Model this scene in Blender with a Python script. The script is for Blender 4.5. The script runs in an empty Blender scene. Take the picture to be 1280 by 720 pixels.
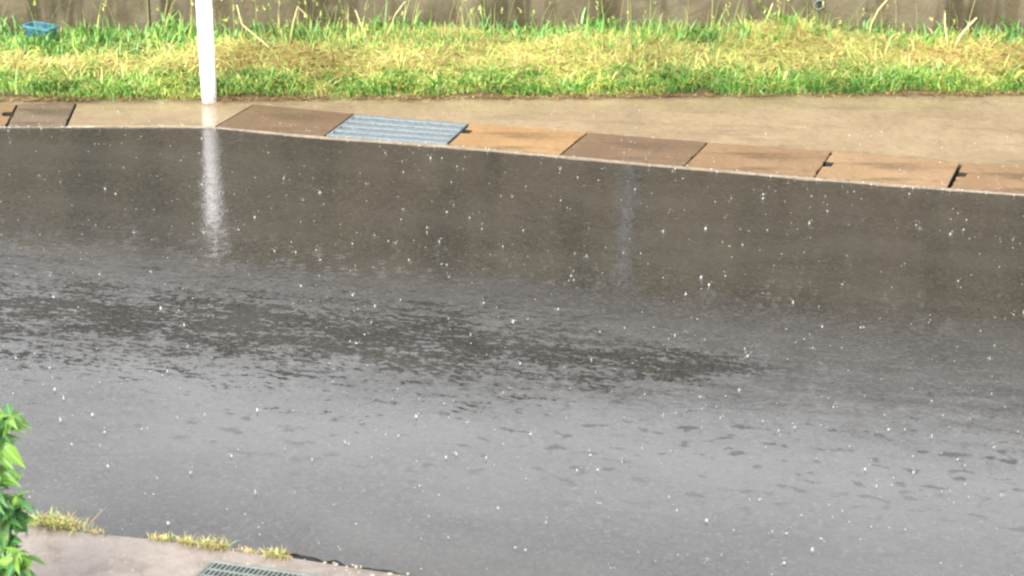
import bpy, bmesh, math, random
import numpy as np
from mathutils import Vector
random.seed(7); rng = np.random.default_rng(11)
sc = bpy.context.scene
COL = sc.collection

# ------------------------------------------------------------------ camera
F, PITCH, ROLL, H = 2300.0, math.radians(24.3), math.radians(1.5), 3.1
fw = np.array([0, math.cos(PITCH), -math.sin(PITCH)])
rt0 = np.array([1.0, 0, 0]); up0 = np.cross(rt0, fw)
rt = rt0*math.cos(ROLL) + up0*math.sin(ROLL)
up = -rt0*math.sin(ROLL) + up0*math.cos(ROLL)
CAM = np.array([0, 0, H])
def P(x, y, z=0.0):
    """survey helper: photograph measurement -> point on the level z of the street"""
    d = fw*F + rt*(x-640) - up*(y-360)
    return CAM + d*(z-H)/d[2]
from mathutils import Matrix
cd = bpy.data.cameras.new('camera'); cam = bpy.data.objects.new('camera', cd); COL.objects.link(cam)
cd.sensor_width = 36; cd.lens = 36*F/1280
cd.clip_start = 0.05; cd.clip_end = 2000
cam.matrix_world = Matrix(((rt[0], up[0], -fw[0], 0), (rt[1], up[1], -fw[1], 0), (rt[2], up[2], -fw[2], H), (0, 0, 0, 1)))
cd.dof.use_dof = True; cd.dof.focus_distance = 7.6; cd.dof.aperture_fstop = 3.8
sc.camera = cam
sc.cycles.filter_width = 2.3          # soft phone-video sharpness

# ------------------------------------------------------------------ sky and sun
SUN_EL, SUN_ROT = math.radians(40), math.radians(200)      # high, behind the viewer
w = bpy.data.worlds.new('World'); sc.world = w; w.use_nodes = True
nt = w.node_tree; nt.nodes.clear()
so = nt.nodes.new('ShaderNodeOutputWorld'); sb = nt.nodes.new('ShaderNodeBackground')
sk = nt.nodes.new('ShaderNodeTexSky'); sk.sky_type = 'NISHITA'; sk.sun_disc = False
sk.sun_elevation = SUN_EL; sk.sun_rotation = SUN_ROT; sk.dust_density = 4; sk.air_density = 1.0; sk.ozone_density = 1
hs = nt.nodes.new('ShaderNodeHueSaturation'); hs.inputs['Saturation'].default_value = 0.12
mx = nt.nodes.new('ShaderNodeMix'); mx.data_type = 'RGBA'; mx.inputs['Factor'].default_value = 0.55
mx.inputs[7].default_value = (10.7, 11.0, 11.5, 1)              # even overcast veil over the clear sky
nt.links.new(sk.outputs[0], hs.inputs['Color']); nt.links.new(hs.outputs[0], mx.inputs[6])
nt.links.new(mx.outputs[2], sb.inputs[0]); sb.inputs[1].default_value = 0.13
nt.links.new(sb.outputs[0], so.inputs[0])
sl = bpy.data.lights.new('sun', 'SUN'); sl.energy = 3.0; sl.angle = math.radians(25); sl.color = (1.0, 0.94, 0.84)
sun = bpy.data.objects.new('sun', sl); COL.objects.link(sun)
sd = Vector((math.sin(SUN_ROT)*math.cos(SUN_EL), math.cos(SUN_ROT)*math.cos(SUN_EL), math.sin(SUN_EL)))
sun.rotation_euler = sd.to_track_quat('Z', 'Y').to_euler(); sun.location = (0, -5, 12)
sc.view_settings.view_transform = 'Standard'; sc.view_settings.look = 'None'
sc.view_settings.exposure = 1.5; sc.view_settings.gamma = 1.0

# ------------------------------------------------------------------ helpers
def tag(o, label=None, cat=None, group=None, kind=None):
    if label: o['label'] = label
    if cat: o['category'] = cat
    if group: o['group'] = group
    if kind: o['kind'] = kind
    return o
def empty(name, loc):
    o = bpy.data.objects.new(name, None); COL.objects.link(o); o.location = loc; o.empty_display_size = .1; return o
def mesh_obj(name, verts, faces, mat, parent=None, smooth=False, loc=None):
    """verts in world (or local when loc given)"""
    me = bpy.data.meshes.new(name); me.from_pydata([tuple(map(float, v)) for v in verts], [], faces); me.update()
    if mat: me.materials.append(mat)
    if smooth: me.polygons.foreach_set('use_smooth', [True]*len(me.polygons))
    o = bpy.data.objects.new(name, me); COL.objects.link(o)
    if parent is not None:
        o.parent = parent
        if loc is None:
            o.location = -parent.location
    if loc is not None: o.location = loc
    return o
def bm_obj(name, bm, mat, parent=None, smooth=False, loc=None):
    me = bpy.data.meshes.new(name); bm.normal_update(); bm.to_mesh(me); bm.free(); me.materials.append(mat)
    if smooth: me.polygons.foreach_set('use_smooth', [True]*len(me.polygons))
    o = bpy.data.objects.new(name, me); COL.objects.link(o)
    if parent is not None:
        o.parent = parent
        if loc is None: o.location = -parent.location
    if loc is not None: o.location = loc
    return o
def prism(bm, pts, z0, z1, bevel=0.0, seg=2, clean=True):
    """vertical prism over a plan polygon; returns nothing"""
    b2 = bmesh.new()
    lo = [b2.verts.new((p[0], p[1], z0)) for p in pts]; hi = [b2.verts.new((p[0], p[1], z1)) for p in pts]
    n = len(pts)
    b2.faces.new(hi); b2.faces.new(lo[::-1])
    for i in range(n): b2.faces.new((lo[i], lo[(i+1) % n], hi[(i+1) % n], hi[i]))
    bmesh.ops.recalc_face_normals(b2, faces=b2.faces)
    if bevel > 0:
        ed = [e for e in b2.edges if all(v.co.z > z1-1e-6 for v in e.verts)]
        bmesh.ops.bevel(b2, geom=ed, offset=bevel, segments=seg, affect='EDGES', clamp_overlap=True)
    tmp = bpy.data.meshes.new('tmp'); b2.to_mesh(tmp); b2.free(); bm.from_mesh(tmp); bpy.data.meshes.remove(tmp)
def obox(bm, c, u, v, hu, hv, z0, z1, bevel=0.0):
    c = np.array(c[:2]); u = np.array(u[:2]); v = np.array(v[:2])
    prism(bm, [c-u*hu-v*hv, c+u*hu-v*hv, c+u*hu+v*hv, c-u*hu+v*hv], z0, z1, bevel, 1)
def tube(bm, pts, rad, n=8):
    rings = []
    for i, p in enumerate(pts):
        p = Vector(p); a = Vector(pts[max(i-1, 0)]); b = Vector(pts[min(i+1, len(pts)-1)])
        d = (b-a).normalized(); q = d.to_track_quat('Z', 'Y'); r = rad[i] if hasattr(rad, '__len__') else rad
        rings.append([bm.verts.new(p + q @ Vector((math.cos(t)*r, math.sin(t)*r, 0))) for t in [2*math.pi*k/n for k in range(n)]])
    for a, b in zip(rings, rings[1:]):
        for k in range(n): bm.faces.new((a[k], a[(k+1) % n], b[(k+1) % n], b[k]))
    bm.faces.new(rings[0][::-1]); bm.faces.new(rings[-1])

# ------------------------------------------------------------------ material helpers
class N:
    def __init__(s, name):
        s.m = bpy.data.materials.new(name); s.m.use_nodes = True; s.t = s.m.node_tree; s.t.nodes.clear()
        s.out = s.n('ShaderNodeOutputMaterial'); s.co = s.n('ShaderNodeTexCoord').outputs['Object']
    def n(s, k, **kw):
        x = s.t.nodes.new(k)
        for a, b in kw.items(): setattr(x, a, b)
        return x
    def l(s, a, b): s.t.links.new(a, b)
    def inp(s, sock, v):
        if hasattr(v, 'is_linked') or hasattr(v, 'links'): s.l(v, sock)
        else: sock.default_value = v
    def math(s, op, a, b=0.0, c=0.0, clamp=False):
        x = s.n('ShaderNodeMath', operation=op, use_clamp=clamp)
        s.inp(x.inputs[0], a); s.inp(x.inputs[1], b); s.inp(x.inputs[2], c); return x.outputs[0]
    def map(s, scale=(1, 1, 1), rot=(0, 0, 0), loc=(0, 0, 0), src=None):
        x = s.n('ShaderNodeMapping'); s.l(src or s.co, x.inputs[0])
        x.inputs['Scale'].default_value = scale; x.inputs['Rotation'].default_value = rot; x.inputs['Location'].default_value = loc
        return x.outputs[0]
    def noise(s, scale, detail=3, rough=.55, src=None, dist=0):
        x = s.n('ShaderNodeTexNoise'); s.l(src or s.co, x.inputs['Vector']); x.inputs['Scale'].default_value = scale
        x.inputs['Detail'].default_value = detail; x.inputs['Roughness'].default_value = rough; x.inputs['Distortion'].default_value = dist
        return x.outputs['Fac']
    def vor(s, scale, src=None, feature='F1', out='Distance', rnd=1):
        x = s.n('ShaderNodeTexVoronoi', feature=feature); s.l(src or s.co, x.inputs['Vector']); x.inputs['Scale'].default_value = scale
        x.inputs['Randomness'].default_value = rnd
        return x.outputs[out]
    def step(s, v, a, b, lo=0.0, hi=1.0):
        x = s.n('ShaderNodeMapRange', interpolation_type='SMOOTHSTEP'); s.inp(x.inputs[0], v)
        x.inputs[1].default_value = a; x.inputs[2].default_value = b; x.inputs[3].default_value = lo; x.inputs[4].default_value = hi
        return x.outputs[0]
    def mix(s, f, a, b, mode='MIX'):
        x = s.n('ShaderNodeMix', data_type='RGBA', blend_type=mode); s.inp(x.inputs[0], f)
        s.inp(x.inputs[6], a if not isinstance(a, tuple) else (*a[:3], 1)); s.inp(x.inputs[7], b if not isinstance(b, tuple) else (*b[:3], 1))
        return x.outputs[2]
    def ramp(s, v, stops):
        x = s.n('ShaderNodeValToRGB'); s.l(v, x.inputs[0]); e = x.color_ramp.elements
        while len(e) < len(stops): e.new(0.5)
        for k, (p, c) in enumerate(stops): e[k].position = p; e[k].color = (*c, 1)
        return x.outputs[0]
    def bump(s, h, dist, strength=1.0, normal=None):
        x = s.n('ShaderNodeBump'); s.l(h, x.inputs['Height']); x.inputs['Distance'].default_value = dist; s.inp(x.inputs['Strength'], strength)
        if normal is not None: s.l(normal, x.inputs['Normal'])
        return x.outputs[0]
    def bsdf(s, **kw):
        x = s.n('ShaderNodeBsdfPrincipled')
        for k, v in kw.items():
            if k == 'Normal': s.l(v, x.inputs[k]); continue
            if k == 'Coat_Normal': s.l(v, x.inputs['Coat Normal']); continue
            sock = x.inputs[k.replace('_', ' ')]
            s.inp(sock, (*v[:3], 1) if isinstance(v, tuple) else v)
        s.l(x.outputs[0], s.out.inputs[0]); return x

# directions of the street (plan)
LIP = [(-160, 160), (-60, 159.5), (0, 159), (100, 160), (200, 159), (270, 161), (405, 174), (560, 184.5), (700, 197.5), (855, 211.5), (1018, 225.5), (1186, 238.5), (1280, 245), (1420, 257)]
ax = P(1186, 234)[:2]-P(405, 170)[:2]; UD = ax/np.linalg.norm(ax); VD = np.array([-UD[1], UD[0]])   # along / across the gutter
ANG = math.atan2(UD[1], UD[0])

# ------------------------------------------------------------------ materials
def mat_road():
    s = N('wet_asphalt')
    road = s.map(rot=(0, 0, 0))
    # coordinates turned along the street
    r = s.n('ShaderNodeVectorRotate', rotation_type='Z_AXIS'); s.l(s.co, r.inputs['Vector']); r.inputs['Angle'].default_value = -ANG
    rc = r.outputs[0]; sep = s.n('ShaderNodeSeparateXYZ'); s.l(rc, sep.inputs[0]); U, V = sep.outputs[0], sep.outputs[1]
    # --- aggregate
    g1 = s.vor(95, out='Color'); g2 = s.noise(160, 2); g3 = s.noise(38, 4, .7)
    gb = s.n('ShaderNodeSeparateColor'); s.l(g1, gb.inputs[0])
    base = s.ramp(gb.outputs[0], [(0, (.008, .007, .006)), (.45, (.019, .017, .0145)), (.8, (.031, .0275, .023)), (1.0, (.048, .043, .037))])
    base = s.mix(s.step(g3, .35, .7), base, (.018, .0165, .0145))
    large = s.noise(1.3, 4, .6, src=s.map((1, 2.2, 1), src=rc))
    base = s.mix(s.math('MULTIPLY', s.step(large, .4, .7), .5), base, (.036, .033, .029))
    # pale stones and bits of washed grit
    spk = s.vor(22, out='Distance'); spkc = s.n('ShaderNodeSeparateColor'); s.l(s.vor(22, out='Color'), spkc.inputs[0])
    rnd = s.math('MULTIPLY', s.step(spk, .10, .17, 1, 0), s.step(spkc.outputs[1], .90, .93))
    base = s.mix(s.math('MULTIPLY', rnd, .10), base, (.22, .20, .17))
    # --- the worn wheel track that stands proud of the water film
    b0, b1 = V0(0, 384), V0(985, 462)
    sl_ = (b1[1]-b0[1])/(b1[0]-b0[0])
    vline = s.math('ADD', s.math('MULTIPLY', s.math('SUBTRACT', U, float(b0[0])), float(sl_)), float(b0[1]))
    dv = s.math('SUBTRACT', V, vline)
    warp = s.math('MULTIPLY', s.math('SUBTRACT', s.noise(2.2, 3, .6, src=s.map((.6, 1.6, 1), src=rc)), .5), .55)
    ad = s.math('ABSOLUTE', s.math('ADD', dv, warp))
    width = s.step(U, float(V0(560, 430)[0]), float(V0(1080, 465)[0]), .33, .03)
    band = s.math('SUBTRACT', 1.0, s.math('DIVIDE', ad, width), clamp=False)
    brk = s.noise(7.5, 5, .72, src=s.map((.55, 2.0, 1), src=rc))
    fine = s.noise(34, 3, .7, src=s.map((.8, 1.5, 1), src=rc))
    bandm = s.math('ADD', s.math('MULTIPLY', band, .85), s.math('MULTIPLY', s.math('SUBTRACT', brk, .5), 4.6))
    bandm = s.step(s.math('ADD', bandm, s.math('MULTIPLY', s.math('SUBTRACT', fine, .5), 4.8)), -.05, .55)
    bandm = s.math('MULTIPLY', bandm, s.step(U, float(V0(900, 455)[0]), float(V0(1120, 470)[0]), 1.0, .22))
    # scattered small dry-topped spots where the film is thin
    zone = s.math('MULTIPLY', s.step(V, float(V0(640, 640)[1]), float(V0(640, 560)[1])), s.step(V, float(V0(640, 440)[1]), float(V0(640, 500)[1]), 0, 1))
    zone2 = s.step(V, float(V0(640, 545)[1]), float(V0(640, 470)[1]))
    zone3 = s.step(V, float(V0(640, 350)[1]), float(V0(640, 410)[1]), 1, 0)
    sp = s.math('ADD', s.noise(19, 2, .5, src=s.map((.62, 1.05, 1), src=rc)), s.math('MULTIPLY', s.math('SUBTRACT', s.noise(60, 2), .5), .12))
    sp = s.math('ADD', sp, s.math('MULTIPLY', s.math('SUBTRACT', s.noise(1.1, 2, src=s.map(loc=(4, 2, 0))), .5), .22))
    spots = s.math('MULTIPLY', s.step(sp, .555, .69), s.step(V, float(V0(640, 330)[1]), float(V0(640, 440)[1]), 1.0, 0) if False else s.step(V, float(V0(640, 660)[1]), float(V0(640, 500)[1]), .10, .62))
    streak = s.noise(9, 4, .7, src=s.map((.33, 2.6, 1), src=rc))
    streaks = s.math('MULTIPLY', s.math('MULTIPLY', s.step(streak, .56, .70), .55), s.math('MULTIPLY', zone2, s.step(V, float(V0(640, 400)[1]), float(V0(640, 440)[1]), 1, 0)) if False else zone2)
    far = s.step(V, float(V0(640, 380)[1]), float(V0(640, 430)[1]), 0, 1)      # 1 on the near side of the track
    thin = s.math('MAXIMUM', bandm, s.math('MULTIPLY', s.math('MAXIMUM', spots, streaks), far))
    # broad band along the middle of the road with a thinner film
    vw = s.math('ADD', dv, s.math('MULTIPLY', s.math('SUBTRACT', s.noise(1.5, 3, .6, src=s.map((.7, 1.3, 1), loc=(3, 1, 0), src=rc)), .5), .5))
    e_n = float(V0(600, 545)[1]-V0(600, 432)[1]); e_n2 = float(V0(600, 455)[1]-V0(600, 432)[1]); e_f = float(V0(200, 300)[1]-V0(200, 400)[1]); e_f2 = float(V0(200, 345)[1]-V0(200, 400)[1])
    mid_band = s.math('MULTIPLY', s.step(vw, e_n, e_n2), s.step(vw, e_f, e_f2))
    left = s.math('MULTIPLY', s.step(U, float(V0(260, 560)[0]), float(V0(30, 560)[0])), .45)
    cw = s.math('MULTIPLY', s.math('MAXIMUM', mid_band, left), s.step(s.math('ADD', s.math('MULTIPLY', brk, .6), s.math('MULTIPLY', fine, .5)), .30, .80, .25, .95))
    thin = s.math('MAXIMUM', thin, s.math('MULTIPLY', cw, .85))
    # slightly drier, coarser margin close to the near edge
    nearm = s.math('MULTIPLY', s.step(s.math('ADD', V, s.math('MULTIPLY', s.math('SUBTRACT', large, .5), .5)), float(V0(400, 740)[1]), float(V0(400, 560)[1]), .38, 0), 1.0)
    thin = s.math('MAXIMUM', thin, nearm)
    film = s.math('SUBTRACT', 1.0, thin, clamp=True)
    # --- relief
    grit = s.math('ADD', s.math('MULTIPLY', s.vor(110), .7), s.math('MULTIPLY', g2, .5))
    nb = s.bump(grit, .0035, .9)
    # rain-struck water: ring ripples of several drops + wind ripple
    def rings(scale, freq, seed):
        mp = s.map(loc=(seed, seed*.37, 0)); d = s.vor(scale, src=mp)
        wv = s.math('SINE', s.math('MULTIPLY', d, freq)); return s.math('MULTIPLY', wv, s.step(d, .05, .55, 1, 0))
    rp = s.math('ADD', rings(9, 60, 0), s.math('ADD', rings(15, 42, 3.1), rings(5.2, 90, 7.7)))
    rip = s.math('ADD', s.math('MULTIPLY', rp, .22), s.math('ADD', s.noise(34, 3, .6), s.math('MULTIPLY', s.noise(12, 2), .8)))
    cn = s.bump(rip, .0013, .45)
    cn = s.bump(grit, .0002, .4, normal=cn)
    cr = s.math('ADD', .045, s.math('MULTIPLY', thin, .3))
    s.bsdf(Base_Color=base, Roughness=s.math('ADD', .5, s.math('MULTIPLY', thin, .12)), IOR=1.45, Specular_IOR_Level=s.math('ADD', .05, s.math('MULTIPLY', thin, .10)), Normal=nb,
           Coat_Weight=s.math('MULTIPLY', film, 1.0), Coat_Roughness=cr, Coat_IOR=1.76, Coat_Normal=cn)
    return s.m
def V0(x, y):
    p = P(x, y)[:2]; return np.array([p@UD, p@VD])

def mat_concrete(name, c1, c2, c3, coat=.7, scale=1.0, cr=.16, stain=.35):
    s = N(name)
    a = s.noise(2.3*scale, 6, .65); b = s.noise(9*scale, 5, .7); g = s.noise(180, 2); v = s.vor(70)
    col = s.mix(s.step(a, .35, .65), c1, c2)
    col = s.mix(s.math('MULTIPLY', s.step(b, .5, .68), .6), col, c3)
    lng = s.noise(3.1, 5, .7, src=s.map((.35, 1.7, 1), loc=(2, 5, 0)))
    col = s.mix(s.math('MULTIPLY', s.step(lng, .50, .66), stain), col, tuple(k*.34 for k in c3))
    fn = s.noise(28, 5, .75); col = s.mix(s.math('MULTIPLY', s.step(fn, .52, .70), .45), col, tuple(k*.5 for k in c3))
    col = s.mix(s.math('MULTIPLY', s.step(fn, .46, .34), .35), col, tuple(min(1, k*1.35) for k in c2))
    sp = s.n('ShaderNodeSeparateColor'); s.l(s.vor(60, out='Color'), sp.inputs[0])
    col = s.mix(s.math('MULTIPLY', s.math('MULTIPLY', s.step(sp.outputs[0], .9, .95), s.step(v, .2, .35, 1, 0)), .35), col, (.45, .42, .36))
    col = s.mix(s.math('MULTIPLY', s.step(g, .45, .65), .18), col, (.05, .045, .035))
    bp = s.bump(s.math('ADD', s.math('MULTIPLY', g, .6), b), .003, .7)
    cb = s.bump(s.math('ADD', s.noise(40, 3), s.math('MULTIPLY', s.noise(14, 2), .7)), .0016, .5)
    s.bsdf(Base_Color=col, Roughness=.55, Specular_IOR_Level=.25, Normal=bp, Coat_Weight=s.math('MULTIPLY', s.step(b, .78, .48), coat), Coat_Roughness=cr, Coat_IOR=1.6, Coat_Normal=cb)
    return s.m
def mat_wall():
    s = N('stained_concrete_wall')
    n1 = s.noise(3.0, 5, .6); vs = s.noise(3.2, 4, .6, src=s.map((1, 1, .16))); vs2 = s.noise(9, 3, .6, src=s.map((1, 1, .12)))
    col = s.mix(s.step(n1, .35, .68), (.075, .060, .036), (.110, .090, .058))
    col = s.mix(s.step(vs, .50, .60), col, (.036, .030, .014))
    col = s.mix(s.math('MULTIPLY', s.step(vs2, .52, .62), .7), col, (.055, .040, .022))
    col = s.mix(s.math('MULTIPLY', s.step(s.noise(6, 4), .55, .72), .5), col, (.14, .118, .078))
    moss = s.noise(5, 5, .7)
    col = s.mix(s.math('MULTIPLY', s.step(moss, .5, .7), .35), col, (.055, .062, .022))
    bp = s.bump(s.math('ADD', s.noise(45, 4, .7), s.math('MULTIPLY', s.noise(8, 3), 2)), .008, .8)
    s.bsdf(Base_Color=col, Roughness=.75, Specular_IOR_Level=.3, Normal=bp)
    return s.m
def mat_simple(name, col, rough=.5, metal=0.0, var=.25, scale=20, bumpd=.001, coat=0.0, spec=.5):
    s = N(name); n = s.noise(scale, 4, .6)
    dark = tuple(c*(1-var) for c in col); lite = tuple(min(1, c*(1+var*.6)) for c in col)
    c = s.mix(s.step(n, .3, .7), dark, lite)
    s.bsdf(Base_Color=c, Roughness=rough, Metallic=metal, Normal=s.bump(s.noise(scale*6, 2), bumpd, .6), Coat_Weight=coat, Coat_Roughness=.1, Specular_IOR_Level=spec)
    return s.m
def mat_post():
    s = N('white_painted_steel'); sp = s.n('ShaderNodeSeparateXYZ'); s.l(s.co, sp.inputs[0])
    dirt = s.math('MULTIPLY', s.step(sp.outputs[2], .0, .16, 1, 0), s.step(s.noise(60, 4, .7), .42, .62)); sc_ = s.step(s.noise(22, 4, .7, src=s.map((1, 1, .3))), .62, .7)
    col = s.mix(s.math('MULTIPLY', dirt, .75), (.93, .93, .94), (.30, .24, .17)); col = s.mix(s.math('MULTIPLY', sc_, .12), col, (.5, .47, .42))
    s.bsdf(Base_Color=col, Roughness=.32, Coat_Weight=.3, Coat_Roughness=.1); return s.m
def mat_soil():
    s = N('damp_soil'); n = s.noise(14, 5, .7)
    s.bsdf(Base_Color=s.ramp(n, [(.3, (.05, .035, .02)), (.55, (.10, .075, .04)), (.8, (.17, .13, .06))]), Roughness=.8, Normal=s.bump(s.noise(60, 4), .01, .8))
    return s.m
def mat_blade(name, rough=.4, trans=.35):
    s = N(name); at = s.n('ShaderNodeAttribute', attribute_name='tint'); c = at.outputs['Color']
    p = s.n('ShaderNodeBsdfPrincipled'); s.l(c, p.inputs['Base Color']); p.inputs['Roughness'].default_value = rough; p.inputs['Specular IOR Level'].default_value = .35
    t = s.n('ShaderNodeBsdfTranslucent'); s.l(c, t.inputs[0]); m = s.n('ShaderNodeMixShader'); m.inputs[0].default_value = trans
    s.l(p.outputs[0], m.inputs[1]); s.l(t.outputs[0], m.inputs[2]); s.l(m.outputs[0], s.out.inputs[0]); return s.m
def mat_leaf(name, c1, c2):
    s = N(name); oi = s.n('ShaderNodeObjectInfo')
    c = s.mix(oi.outputs['Random'], c1, c2)
    sx = s.n('ShaderNodeSeparateXYZ'); s.l(s.co, sx.inputs[0])
    rib = s.step(s.math('ABSOLUTE', sx.outputs[0]), .0006, .0020, 1, 0)
    c = s.mix(s.math('MULTIPLY', rib, .5), c, tuple(min(1, k*2.2+.05) for k in c2))
    vein = s.math('SINE', s.math('ADD', s.math('MULTIPLY', sx.outputs[1], 700), s.math('MULTIPLY', s.math('ABSOLUTE', sx.outputs[0]), -500)))
    p = s.n('ShaderNodeBsdfPrincipled'); s.l(c, p.inputs['Base Color']); p.inputs['Roughness'].default_value = .28
    s.l(s.bump(vein, .0006, .6), p.inputs['Normal'])
    t = s.n('ShaderNodeBsdfTranslucent'); s.l(c, t.inputs[0]); m = s.n('ShaderNodeMixShader'); m.inputs[0].default_value = .35
    s.l(p.outputs[0], m.inputs[1]); s.l(t.outputs[0], m.inputs[2]); s.l(m.outputs[0], s.out.inputs[0]); return s.m
M = dict(road=mat_road(),
    strip=mat_concrete('wet_pale_concrete', (.185, .135, .080), (.230, .172, .105), (.145, .108, .068), 1.0, cr=.06),
    apron=mat_concrete('wet_apron_concrete', (.135, .110, .092), (.170, .140, .117), (.11, .088, .074), .5),
    lip=mat_concrete('gutter_lip_concrete', (.15, .12, .085), (.20, .165, .12), (.09, .075, .055), .5, 3),
    cov_brown=mat_concrete('brown_wet_cover', (.088, .056, .032), (.118, .074, .044), (.062, .042, .027), .4, 1.5),
    cov_dark=mat_concrete('dark_wet_cover', (.095, .068, .046), (.120, .086, .058), (.070, .052, .037), .4, 1.5, stain=.6),
    cov_tan=mat_concrete('orange_tan_cover', (.20, .118, .050), (.24, .146, .066), (.16, .094, .044), .45, 1.5, stain=.6),
    cov_mid=mat_concrete('mid_brown_cover', (.145, .088, .046), (.172, .108, .058), (.105, .066, .036), .4, 1.5, stain=.6),
    cov_light=mat_concrete('light_tan_cover', (.178, .110, .058), (.212, .138, .076), (.135, .085, .047), .4, 1.5, stain=.6),
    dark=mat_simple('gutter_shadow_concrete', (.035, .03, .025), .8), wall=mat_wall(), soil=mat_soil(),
    steel=mat_simple('galvanised_steel', (.155, .185, .200), .45, .3, .25, 60, .0005, .2),
    grate=mat_simple('dull_grey_green_steel', (.092, .108, .097), .45, .3, .3, 50, .0006, .3),
    white=mat_post(),
    greyp=mat_simple('grey_plastic_pipe', (.135, .14, .145), .4, 0, .1, 8),
    blue=mat_simple('faded_blue_plastic', (.030, .105, .16), .4, 0, .45, 14, .001, .2),
    bluel=mat_simple('pale_blue_plastic', (.07, .19, .25), .4, 0, .3, 14),
    shade_black=mat_simple('painted_shade_black', (.012, .011, .010), .6, 0, .3, 40, .004),  # near-black that paints shade into gaps, slots, pipe mouth and cover sides
    blade=mat_blade('grass_blade'), straw=mat_blade('dry_straw', .55, .25),
    stem=mat_simple('green_stem', (.10, .14, .035), .5), leafy=mat_leaf('young_leaf', (.060, .16, .026), (.16, .30, .038)),
    leafg=mat_leaf('mature_leaf', (.028, .095, .030), (.07, .19, .045)), leafr=mat_leaf('reddish_leaf', (.12, .075, .03), (.18, .16, .03)),
    pebble=mat_simple('pale_stone', (.22, .19, .15), .5, 0, .3, 60, .001, .5))
def mat_water():
    s = N('splash_water')
    p = s.n('ShaderNodeBsdfPrincipled'); p.inputs['Base Color'].default_value = (.5, .5, .5, 1); p.inputs['Roughness'].default_value = .15
    t = s.n('ShaderNodeBsdfTranslucent'); t.inputs[0].default_value = (.9, .9, .9, 1)
    g = s.n('ShaderNodeBsdfTransparent'); a = s.n('ShaderNodeMixShader'); b = s.n('ShaderNodeMixShader')
    a.inputs[0].default_value = .4; b.inputs[0].default_value = .45
    s.l(p.outputs[0], a.inputs[1]); s.l(t.outputs[0], a.inputs[2]); s.l(g.outputs[0], b.inputs[1]); s.l(a.outputs[0], b.inputs[2]); s.l(b.outputs[0], s.out.inputs[0]); return s.m
M['water'] = mat_water()

# ------------------------------------------------------------------ the setting
def interp_edge(pts, xs):
    px = [p[0] for p in pts]; py = [p[1] for p in pts]
    out = np.interp(xs, px, py)
    s0 = (py[3]-py[0])/(px[3]-px[0]); s1 = (py[-1]-py[-3])/(px[-1]-px[-3])
    out = np.where(xs < px[0], py[0]+(xs-px[0])*s0, out); out = np.where(xs > px[-1], py[-1]+(xs-px[-1])*s1, out)
    return out
mesh_obj('ground', [(-300, -200, -.35), (300, -200, -.35), (300, 500, -.35), (-300, 500, -.35)], [(0, 1, 2, 3)], M['soil'])['kind'] = 'structure'
farE = [P(*p)[:2] for p in LIP]
NEAR = [(-200, 640), (-60, 645), (0, 652), (60, 660), (100, 665), (150, 670), (200, 675), (250, 683), (300, 690), (360, 697), (420, 706), (470, 713), (520, 721), (600, 738), (760, 775), (1000, 850)]
nearE = [P(*p, .012)[:2] for p in NEAR]
xs = np.unique(np.concatenate([np.linspace(-45, -4, 20), np.linspace(-4, 4, 240), np.linspace(4, 45, 20)]))
yf = interp_edge(farE, xs); yn = interp_edge(nearE, xs)
jit = np.array([random.uniform(-1, 1) for _ in xs]); jit2 = np.convolve(jit, [.2]*5, 'same')
yf_r = yf + .006*jit + .010*jit2
gap = np.interp(xs, [P(330, 694)[0], P(380, 700)[0], P(520, 720)[0], P(560, 730)[0]], [.006, .058, .058, .035])
yn_r = yn + np.abs(gap)*(.8+.35*jit) + .012*jit2
def strip_mesh(name, xs, ya, yb, za, zb, mat, rows=6, skirt=True):
    v = []; f = []; n = len(xs)
    for r in range(rows+1):
        t = r/rows
        for i in range(n): v.append((xs[i], ya[i]*(1-t)+yb[i]*t, za*(1-t)+zb*t))
    for r in range(rows):
        for i in range(n-1): f.append((r*n+i, r*n+i+1, (r+1)*n+i+1, (r+1)*n+i))
    if skirt:
        b = len(v)
        for r, zz in ((0, za), (rows, zb)):
            for i in range(n): v.append((v[r*n+i][0], v[r*n+i][1], zz-.12))
        for i in range(n-1):
            f.append((i, b+i, b+i+1, i+1)); f.append((rows*n+i+1, b+n+i+1, b+n+i, rows*n+i))
    o = mesh_obj(name, v, f, mat); o['kind'] = 'structure'; return o
strip_mesh('road', xs, yn_r, yf_r, 0, 0, M['road'])
strip_mesh('concrete_apron', xs, yn-60, yn + .004*jit2, .012, .012, M['apron'], rows=4)
# black sheet standing in for the shade inside the gap between apron and road
strip_mesh('road_edge_seam', xs, yn-.03, yn_r+.02, -.008, -.008, M['shade_black'], rows=1)

# --- gutter: covers and grates, lip, channel
Fr = [(-300, 157), (-150, 157.5), (8, 158), (82, 157.5), (270, 158), (405, 170), (560, 180.5), (700, 193.5), (855, 207.5), (1018, 221.5), (1186, 234.5), (1345, 247)]
Bk = [(-280, 128), (-132, 129), (22, 130), (95, 128.5), (318, 130), (443, 142), (588, 154.5), (735, 165.5), (885, 178), (1040, 189), (1202, 203), (1362, 216)]
frp = [P(*p, .007)[:2] for p in Fr]; bkp = [P(*p, .007)[:2] for p in Bk]
def edge_fn(pts):
    return lambda x: interp_edge(pts, np.atleast_1d(np.array(x, float)))
fF = edge_fn(frp); fB = edge_fn(bkp)
# lip: from road edge up to the covers' front
xl = xs
strip_mesh('gutter_lip', xl, interp_edge(farE, xl)+.002, fF(xl)-.004, .003, .006, M['lip'], rows=2)
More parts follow.
